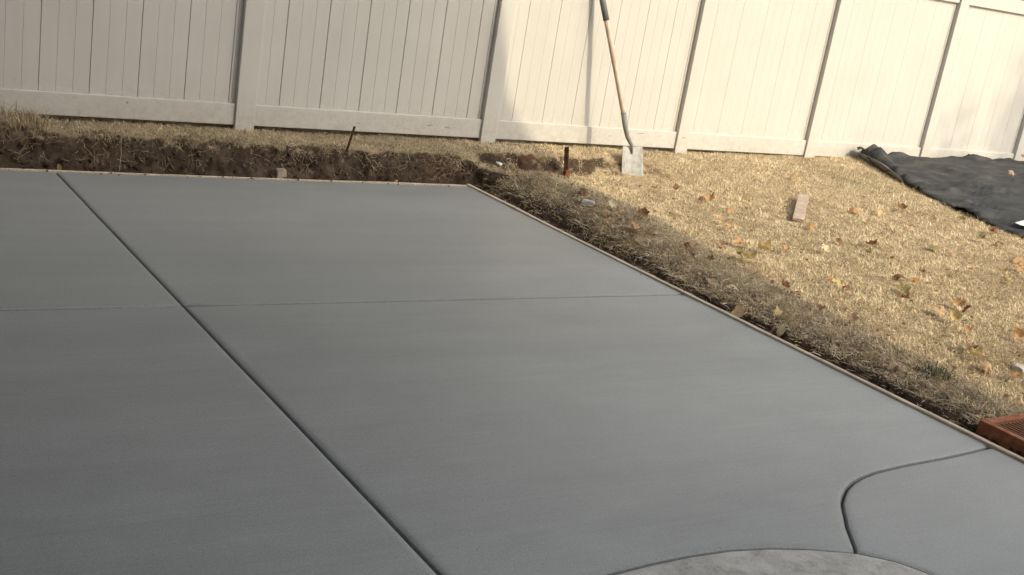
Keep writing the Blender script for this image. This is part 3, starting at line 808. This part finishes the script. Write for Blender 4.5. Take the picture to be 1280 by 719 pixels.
stone(622, 205, (.05, .02, .014), 'small bluish white fragment on the turf brink near the slab corner', seed=7, mat=MWHITE)
stone(1273, 463, (.045, .04, .025), 'pale grey stone in the grass above the rusty frame', seed=9)
a = at(996.5, 279); b = at(1003, 252); v = (b-a); ln = v.length
bm = bmesh.new(); add_box(bm, (0, -.042, 0), (ln, .042, .022), .004, 2); bmesh.ops.subdivide_edges(bm, edges=bm.edges, cuts=2)
for q in bm.verts: q.co += Vector([.0025*random.uniform(-1, 1) for _ in range(3)])
o = bm_obj('wood_block', bm, MPINK); o.location = a + Vector((0, 0, .012)); o.rotation_euler = (.05, -math.atan2(v.z, math.hypot(v.x, v.y))-.04, math.atan2(v.y, v.x))
tag(o, 'pinkish weathered block lying flat on the sunlit lawn', 'block')

# ------------------------------------------------------------------ fallen leaves
def leaf_mesh(kind, seed):
    rr = random.Random(seed*7+3); pts = []
    if kind == 'maple':
        n = 22; ph = rr.uniform(-.25, .25)
        for k in range(n):
            a = -2.75 + 5.5*k/(n-1)
            lobe = .60 + .26*abs(math.cos(2.5*(a+ph)*.93))**1.5 + .10*math.cos(a)
            r = lobe*(1 + rr.uniform(-.16, .12)); pts.append((math.sin(a)*r*.92, math.cos(a)*r))
        pts.append((0, -.22))
    else:
        for k in range(16):
            t = k/16*2*math.pi; w = .42*abs(math.sin(t))**.9*(1 if math.sin(t) > 0 else -1); pts.append((w*(1-.25*math.cos(t)), math.cos(t)*.95))
    bm = bmesh.new(); c1 = rr.uniform(.35, 1.0)*rr.choice((1, 1, -.7)); c2 = rr.uniform(-.5, .6); ph = rr.uniform(0, 6); fold = rr.uniform(0, .5)
    if kind == 'oval': c1 *= .6; c2 *= .5
    def z(x, y): return c1*x*x + c2*y*y + fold*abs(x) + .16*math.sin(4.5*x+ph)*math.sin(3.7*y+ph)
    def P(x, y, k=0): return (x*(1-.25*abs(c1)*x*x), y*(1-.2*abs(c2)*y*y), z(x, y)+k)
    c = bm.verts.new(P(0, 0)); mid = [bm.verts.new(P(x*.5, y*.5, .03)) for x, y in pts]; out = [bm.verts.new(P(x, y, rr.uniform(-.1, .14))) for x, y in pts]
    n = len(pts)
    for k in range(n):
        j = (k+1) % n; bm.faces.new((c, mid[k], mid[j])); bm.faces.new((mid[k], out[k], out[j], mid[j]))
    tube_mesh(bm, [(0, -.2, z(0, -.2)), (.05, -.6, z(0, -.4)+.05), (.12, -1.1, .18)], [.03, .025, .02], 3, False)
    me = bpy.data.meshes.new('fallen_leaf'); bm.to_mesh(me); bm.free()
    for p in me.polygons: p.use_smooth = True
    return me
LEAF = {(k, s): leaf_mesh(k, s) for k in ('maple', 'oval') for s in range(5)}
LCACHE = {}
def leaf(px, py, size, colr, label, kind='maple', tilt=None, group=None):
    p = at(px, py, .012); s = random.randrange(5); key = (kind, s, colr)
    if key not in LCACHE:
        me = LEAF[(kind, s)].copy(); me.name = 'fallen_leaf'; me.materials.append(LM[colr]); LCACHE[key] = me
    o = link('fallen_leaf', LCACHE[key]); n = (ground_normal(p.x, p.y) + Vector((-.15, -.30, 0))).normalized()
    q = n.to_track_quat('Z', 'Y').to_matrix().to_4x4()
    t = tilt if tilt is not None else random.uniform(.05, .5)
    o.matrix_world = Matrix.Translation(p + n*.022) @ q @ Matrix.Rotation(random.uniform(0, 6.28), 4, 'Z') @ Matrix.Rotation(t, 4, 'X') @ Matrix.Diagonal((size, size, size, 1))
    return tag(o, label, 'leaf', group or 'fallen leaves on the lawn')
LV = [
 (887, 252, .055, 'orange', 'orange tan leaf on sunlit grass, nearest leaf right of the shovel blade'),
 (910, 265, .045, 'orange', 'orange leaf on sunlit grass just right of two smaller pale ones'),
 (900, 279, .045, 'tan', 'pale tan leaf above the brightest orange leaf on the lawn'),
 (910, 288, .045, 'orange', 'bright orange leaf near the shadow edge, below a pale tan leaf'),
 (923, 308, .05, 'orange', 'curled orange brown leaf at the shadow edge beside a pale yellow one'),
 (902, 309, .05, 'brown', 'dark brown curled leaf just inside the shadow edge'),
 (863, 313, .045, 'tan', 'pinkish tan leaf in the shade beside dark red leaves'),
 (952, 315, .06, 'yellow', 'yellow leaf lying flat in the sun at the shadow edge'),
 (937, 310, .05, 'pale', 'pale yellow leaf touching the bright yellow one at the shadow edge'),
 (933, 326, .05, 'yellow', 'ochre leaf half in shade below the bright yellow leaf'),
 (922, 322, .04, 'olive', 'olive leaf in shade left of the ochre leaf'),
 (990, 223, .05, 'orange', 'orange leaf high on the lawn above the pinkish block'),
 (1067, 265, .05, 'orange', 'orange leaf on open lawn right of the pinkish block'),
 (1012, 286, .04, 'orange', 'orange tan leaf at the lower end of the pinkish block'),
 (1030, 316, .045, 'pale', 'pale cream leaf alone on sunlit grass below the pinkish block'),
 (980, 315, .04, 'orange', 'small orange brown leaf left of the pale cream one'),
 (1048, 305, .04, 'brown', 'narrow dark brown leaf on edge right of the pinkish block'),
 (1125, 263, .045, 'brown', 'brown leaf high on the lawn below the cloth edge'),
 (1096, 268, .045, 'yellow', 'ochre yellow leaf left of the brown leaf below the cloth'),
 (1134, 285, .05, 'orange', 'ochre orange leaf in the middle of the upper lawn'),
 (1201, 278, .04, 'olive', 'olive brown leaf right under the cloth edge'),
 (1168, 312, .045, 'olive', 'olive yellow leaf in the middle of the sunlit lawn'),
 (1186, 319, .04, 'tan', 'pale orange tan leaf beside the olive yellow one'),
 (1087, 309, .05, 'red', 'red orange leaf touching a grey green one on sunlit lawn'),
 (1083, 319, .04, 'olive', 'grey green leaf below the red orange one'),
 (1223, 301, .045, 'olive', 'olive brown leaf close to the lower cloth edge'),
 (1248, 306, .04, 'red', 'dark red leaf close to the lower cloth edge'),
 (1240, 293, .04, 'brown', 'brown leaf tucked at the cloth edge beside the white scrap'),
 (1270, 327, .055, 'orange', 'orange leaf at the right picture edge below the cloth'),
 (1273, 338, .05, 'orange', 'deep orange leaf under another orange leaf at the right picture edge'),
 (1212, 341, .05, 'tan', 'pale orange tan leaf left of the yellow pair on the lawn'),
 (1250, 343, .05, 'yellow', 'yellow leaf above its twin at the right of the lawn'),
 (1258, 353, .045, 'yellow', 'lower of two yellow leaves at the right of the lawn'),
 (1122, 348, .045, 'brown', 'orange brown leaf on sunlit lawn above a grey green one'),
 (1142, 358, .045, 'orange', 'dull orange leaf right of the grey green leaf'),
 (1127, 367, .05, 'olive', 'grey green leaf lying flat among brown ones'),
 (1150, 343, .03, 'brown', 'tiny dark leaf on open sunlit lawn'),
 (1128, 376, .045, 'red', 'brown red leaf just below the grey green leaf'),
 (1193, 384, .055, 'orange', 'vivid orange leaf in the cluster above the green clump'),
 (1207, 390, .05, 'red', 'red brown leaf standing on edge beside the vivid orange one', 'oval', 1.25),
 (1190, 402, .06, 'yellow', 'large yellow tan leaf under the vivid orange one'),
 (1173, 393, .05, 'tan', 'tan leaf at the left of the leaf cluster above the green clump'),
 (1207, 417, .04, 'orange', 'small orange leaf below the yellow tan leaf'),
 (1268, 424, .05, 'orange', 'orange leaf at the right picture edge on sunlit grass'),
 (1265, 474, .05, 'orange', 'bright orange leaf above the rusty frame'),
 (1215, 448, .045, 'yellow', 'yellow tan leaf at the shadow edge right of the green clump'),
 (1232, 463, .045, 'tan', 'tan leaf between the green clump and the bright orange leaf'),
 (1210, 440, .05, 'brown', 'dark brown leaf at the shadow edge above the green clump'),
 (973, 397, .05, 'yellow', 'yellow tan leaf in shade close to the form board'),
 (979, 413, .045, 'pale', 'pale oval leaf on bare soil at the form board', 'oval', .1),
 (915, 363, .05, 'pale', 'pale yellow oval leaf in the shaded grass above the board', 'oval', .1),
 (887, 354, .04, 'tan', 'pinkish tan leaf near the board left of the pale oval one'),
 (980, 361, .04, 'red', 'dark red leaf in the middle of the shaded strip'),
 (1024, 389, .04, 'red', 'dark red leaf right of the yellow tan leaf in shade'),
 (1062, 403, .04, 'tan', 'orange tan leaf in the shaded strip left of the green clump'),
 (1045, 359, .05, 'yellow', 'mottled yellow leaf in the pile at the shadow edge'),
 (1036, 352, .04, 'orange', 'orange leaf at the top of the pile at the shadow edge'),
 (1056, 363, .04, 'red', 'red brown leaf at the right of the pile at the shadow edge'),
 (927, 393, .045, 'tan', 'tan leaf lying against the form board'),
 (886, 328, .04, 'brown', 'small dark brown leaf in shade above the board'),
 (765, 260, .05, 'pale', 'pale yellow leaf in shade below the shovel'),
 (759, 268, .045, 'tan', 'pinkish tan leaf just below the pale yellow one'),
 (774, 272, .045, 'orange', 'orange brown leaf in the shaded litter below the shovel'),
 (801, 271, .05, 'brown', 'dark red brown leaf standing up in the shaded litter'),
 (794, 289, .055, 'orange', 'ochre orange leaf at the bottom of the shaded litter'),
 (761, 281, .045, 'tan', 'brownish pink leaf at the left of the shaded litter'),
 (859, 308, .05, 'red', 'dark red leaf in the shade left of the pinkish tan one'),
 (845, 239, .045, 'red', 'red orange leaf in the sun right of the shovel foot'),
 (817, 238, .04, 'orange', 'small orange leaf at the foot of the shovel'),
 (877, 252, .035, 'brown', 'dark leaf tip left of the orange tan leaf on the lawn'),
 (729, 241, .045, 'brown', 'brown leaf in shade right of the dark stake'),
 (74, 212, .028, 'olive', 'greenish yellow leaf where the long joint meets the bank', 'oval', .1),
 (493, 232, .035, 'orange', 'orange brown leaf lying on the far slab edge', 'oval', .1),
]
for row in LV:
    px, py, sz, cl, lb = row[:5]; leaf(px, py, sz*random.uniform(.8, 1.25), cl, lb, *(row[5:]))
# small scraps of leaf litter nobody could count
bm = bmesh.new()
for i in range(900):
    y = random.uniform(2.4, 7.2); x = float(edge_x(y)) + .05 + abs(random.gauss(0, .65)) if random.random() < .7 else random.uniform(4.6, 9.5)
    if bool(in_slab(np.array(x), np.array(y), .03)) or bool(under_tarp(np.array(x), np.array(y))) or bool(frame_at(np.array(x), np.array(y))): continue
    p = Vector((x, y, float(ground(x, y)) + random.uniform(.012, .035))); a = random.uniform(0, 6.28); s = random.uniform(.008, .022)
    u = Vector((math.cos(a), math.sin(a), random.uniform(-.5, .5)))*s; v = Vector((-math.sin(a), math.cos(a), random.uniform(-.5, .5)))*s*.6
    vs_ = [bm.verts.new(p+u), bm.verts.new(p+v+Vector((0, 0, .004))), bm.verts.new(p-u*.8), bm.verts.new(p-v)]
    f = bm.faces.new(vs_); f.material_index = random.choice((0, 0, 0, 1, 1, 2))
o = bm_obj('leaf_litter', bm, LM['brown']); o.data.materials.append(LM['tan']); o.data.materials.append(LM['red']); tag(o, 'brown broken leaf scraps scattered through the lawn', 'leaf litter', kind='stuff')
for px, py, lb in ((1262, 228, 'tan curled leaf on the black cloth, lower of the two there'), (1277, 207, 'tan leaf on the black cloth close to the fence rail')):
    o = leaf(px, py, .05, 'tan', lb); o.location.z += .075; o['group'] = 'leaves on the black cloth'

# ------------------------------------------------------------------ what stands out of the frame: house and tree that cast the shade, plus added sky blockers
def house():
    E_ = 11.0; xe = 4.96 + SA*E_; ze = .23 + SB*E_; y1 = FY + .15 - E_; y0 = y1 - 15
    rt = empty('house', (3.0, y1-.5, 0)); tag(rt, 'two storey house with a steep flared roof that shades the slab', 'house')
    Lc = lambda p: Vector(p) - Vector(rt.location)
    MW = mat_simple('house_siding', [(.3, (.42, .40, .36)), (.7, (.52, .50, .46))], 6, .7, .3, .1)
    MR = mat_simple('roof_shingle', [(.3, (.05, .048, .045)), (.7, (.12, .11, .10))], 18, .9, .2, .6)
    MGl = mat_simple('window_glass', [(.3, (.03, .035, .04)), (.7, (.05, .055, .06))], 3, .08, .5, 0)
    right = [(xe, ze), (xe-.15, ze+.17), (xe-.30, ze+.39), (xe-.42, ze+.68), (xe-.52, ze+1.03), (xe-.78, ze+1.55), (3.0, ze+5.2)]
    left = [(6.0-x, z) for x, z in right[:-1]][::-1]
    prof = right + left
    xw1, xw0 = xe-1.6, 6.0-(xe-1.6)
    bm = bmesh.new()
    sk = .015
    def prism(P, ya, yb, sk=sk):
        a = [bm.verts.new(Lc((x + sk*(ya-y1), ya, z))) for x, z in P]; b = [bm.verts.new(Lc((x + sk*(yb-y1), yb, z))) for x, z in P]
        bm.faces.new(a); bm.faces.new(b[::-1])
        for k in range(len(P)): bm.faces.new((a[k], b[k], b[(k+1) % len(P)], a[(k+1) % len(P)]))
    prism([(xw0, -.2), (xw1, -.2), (xw1, ze-.02), (xw0, ze-.02)], y0+.4, y1-.4); bmesh.ops.recalc_face_normals(bm, faces=bm.faces)
    wall = bm_obj('wall', bm, MW, rt)
    bm = bmesh.new(); prism(prof, y0, y1); bmesh.ops.recalc_face_normals(bm, faces=bm.faces); bm_obj('roof', bm, MR, rt)
    bm = bmesh.new(); prism([(-12, -.2), (-2.2, -.2), (-2.2, 7.4), (-12, 7.4)], y1-.405, 7.0, 0); bmesh.ops.recalc_face_normals(bm, faces=bm.faces); bm_obj('sky_block_wall', bm, MW, rt)  # unseen wing added to block sky light from the left
    bm = bmesh.new(); prism([(-12.6, 7.405), (-1.4, 7.405), (-1.4, 7.6), (-7.1, 10.7), (-12.6, 7.6)], y1-.41, 7.3, 0); bmesh.ops.recalc_face_normals(bm, faces=bm.faces); bm_obj('sky_block_roof', bm, MR, rt)  # top of the added wing, blocks more sky
    bm = bmesh.new(); prism([(-2.195, 3.15), (-.2, 2.62), (-.2, 2.78), (-2.195, 3.33)], y1-.39, 6.9, 0); bmesh.ops.recalc_face_normals(bm, faces=bm.faces); bm_obj('sky_block_canopy', bm, MR, rt)  # unseen overhang added to darken the left side of the slab
    for py_ in (y1+.6, 6.7): box_obj('sky_block_post', Lc((-.85, py_-.06, -.1)), Lc((-.73, py_+.06, 2.74)), MW, rt)  # posts under the added overhang
    MT = mat_simple('house_trim', [(.3, (.68, .67, .64)), (.7, (.76, .75, .72))], 6, .5, .3, 0)
    for (x, z, w, h) in [(-1.5, 1.0, 1.2, 1.4), (5.0, 1.0, 1.2, 1.4), (-1.5, 4.2, 1.1, 1.4), (2.2, 4.2, 1.1, 1.4), (5.4, 4.2, 1.1, 1.4)]:
        f = box_obj('window', Lc((x-w/2-.08, y1-.398, z-.08)), Lc((x+w/2+.08, y1-.36, z+h+.08)), MT, rt); box_obj('pane', Lc((x-w/2, y1-.362, z)), Lc((x+w/2, y1-.352, z+h)), MGl, f)
    d = box_obj('door', Lc((1.4, y1-.398, 0)), Lc((3.2, y1-.35, 2.1)), MGl, rt); box_obj('handle', Lc((2.26, y1-.352, .95)), Lc((2.29, y1-.31, 1.15)), MSTEEL, d)
house()
MBARK = mat_simple('bark', [(.3, (.06, .045, .035)), (.7, (.14, .11, .085))], 20, .9, .2, .7)
MDRY = leaf_mat('dry_crown_leaf', (.10, .06, .03), (.20, .13, .06))
def tree(x, y, h, r0, targets, label, seed):
    rr = random.Random(seed); rt = empty('bare_tree', (x, y, 0)); tag(rt, label, 'tree')
    bm = bmesh.new(); tube_mesh(bm, [(0, 0, -.2), (.04, .03, h*.3), (-.05, 0, h*.65), (0, .05, h)], [r0*1.3, r0, r0*.6, r0*.15], 10); bm_obj('trunk', bm, MBARK, rt, True)
    bl_ = bmesh.new(); cr = bmesh.new()
    for t in targets:
        q = Vector(t) - Vector((x, y, 0)); z0 = q.z*rr.uniform(.55, .8); s = Vector((0, 0, z0)); mid = s*.5+q*.5+Vector((0, 0, -.1))
        tube_mesh(bl_, [s, mid, q], [r0*.4, r0*.25, .012], 6)
        for k in range(170):
            p = q + Vector([rr.gauss(0, .17) for _ in range(3)])*Vector((1, 1, 1.5)).length/2; a = rr.uniform(0, 6.28); u = Vector((math.cos(a), math.sin(a), rr.uniform(-.6, .6)))*rr.uniform(.025, .05); v = u.cross(Vector((rr.random(), rr.random(), 1))).normalized()*u.length*.6
            cr.faces.new([cr.verts.new(p+u), cr.verts.new(p+v), cr.verts.new(p-u), cr.verts.new(p-v)])
    bm_obj('limbs', bl_, MBARK, rt, True); bm_obj('crown', cr, MDRY, rt)
def up_sun(s, z, e):
    x, y = fence_pt(s); return (x + SA*e, y - e, z + SB*e)
tg = [up_sun(11.25, 1.55, 14), up_sun(11.15, 1.15, 14.3), up_sun(11.05, .85, 14), up_sun(11.3, .55, 13.8), up_sun(11.0, .5, 14.2), up_sun(10.15, .48, 14), up_sun(11.6, 1.0, 14), up_sun(11.7, 1.7, 14), up_sun(11.9, .7, 14.2)]
tree(16.1, -6.4, 14.6, .12, tg, 'thin nearly bare tree right of the yard throwing a dappled shadow on the fence', 5)
def shrub(x, y, h, w, label, seed):
    rr = random.Random(seed); rt = empty('shrub', (x, y, 0)); tag(rt, label, 'shrub'); cr = bmesh.new(); st = bmesh.new()
    for k in range(14):
        a = rr.uniform(0, 6.28); tube_mesh(st, [(0, 0, -.1), (math.cos(a)*w*.2, math.sin(a)*w*.2, h*.5), (math.cos(a)*w*.4, math.sin(a)*w*.4, h*.9)], [.03, .02, .008], 5)
    for k in range(3000):
        a = rr.uniform(0, 6.28); r = w*.5*math.sqrt(rr.random()); z = h*(.25+.75*rr.random()); r *= math.sqrt(max(.05, 1-((z/h-.6)/.5)**2)); p = Vector((r*math.cos(a), r*math.sin(a), z)); b = rr.uniform(0, 6.28)
        u = Vector((math.cos(b), math.sin(b), rr.uniform(-.7, .7)))*rr.uniform(.03, .06); v = u.cross(Vector((rr.random(), rr.random(), 1))).normalized()*u.length*.55
        cr.faces.new([cr.verts.new(p+u), cr.verts.new(p+v), cr.verts.new(p-u), cr.verts.new(p-v)])
    bm_obj('stems', st, MBARK, rt); bm_obj('foliage', cr, LM['brown'], rt)
shrub(12.2, 9.4, 2.9, 2.6, 'dark brown shrub rising just behind the fence top at far right', 8)

MNEEDLE = mat_simple('sky_block_needle', [(.3, (.018, .030, .014)), (.7, (.045, .065, .028))], 12, .7, .2, 0)
def sky_block_conifer(x, y, h, w, label, seed, proto=None):  # unseen trees added to keep sky light off the far slab
    if proto:
        rt = proto.copy(); COL.objects.link(rt); rt.location = (x, y, 0); rt.rotation_euler = (0, 0, seed); rt['label'] = label
        for ch in proto.children: c = ch.copy(); COL.objects.link(c); c.parent = rt
        return rt
    r = np.random.default_rng(seed); rt = empty('sky_block_conifer', (x, y, 0)); tag(rt, label, 'tree', 'evergreens added to block sky')
    bm = bmesh.new(); tube_mesh(bm, [(0, 0, -.2), (0, 0, h*.5), (0, 0, h)], [.2, .12, .02], 9); bm_obj('trunk', bm, MBARK, rt, True)
    n = 12000; z = .5 + (h-.5)*(1-np.sqrt(r.random(n)))
    rad = w/2*(1-(z/h)**1.4)*(.55+.45*np.sqrt(r.random(n)))*(1+.25*np.sin(z*5)); a = r.uniform(0, 6.28, n)
    P = np.stack([rad*np.cos(a), rad*np.sin(a), z], 1); u = np.stack([np.cos(a), np.sin(a), -.4+0*a], 1)*r.uniform(.12, .3, n)[:, None]; v = np.stack([-np.sin(a), np.cos(a), r.uniform(-.5, .5, n)], 1)*r.uniform(.05, .12, n)[:, None]
    V = np.stack([P-u, P+v, P+u, P-v], 1).reshape(-1, 3); link('crown', np_mesh('crown', V, np.arange(4*n), np.full(n, 4), MNEEDLE), rt); return rt
cf = sky_block_conifer(-4.6, 10.9, 12.0, 4.8, 'unseen evergreen added to block sky, outermost at the left', 3)
for cx, cy, lb in ((-1.6, 11.2, 'unseen evergreen added to block sky, second from the left'), (1.3, 10.9, 'unseen evergreen added to block sky, third from the left'), (4.2, 11.3, 'unseen evergreen added to block sky, nearest the shovel')): sky_block_conifer(cx, cy, 12, 4.8, lb, cx, cf)

scene.render.engine = 'CYCLES'
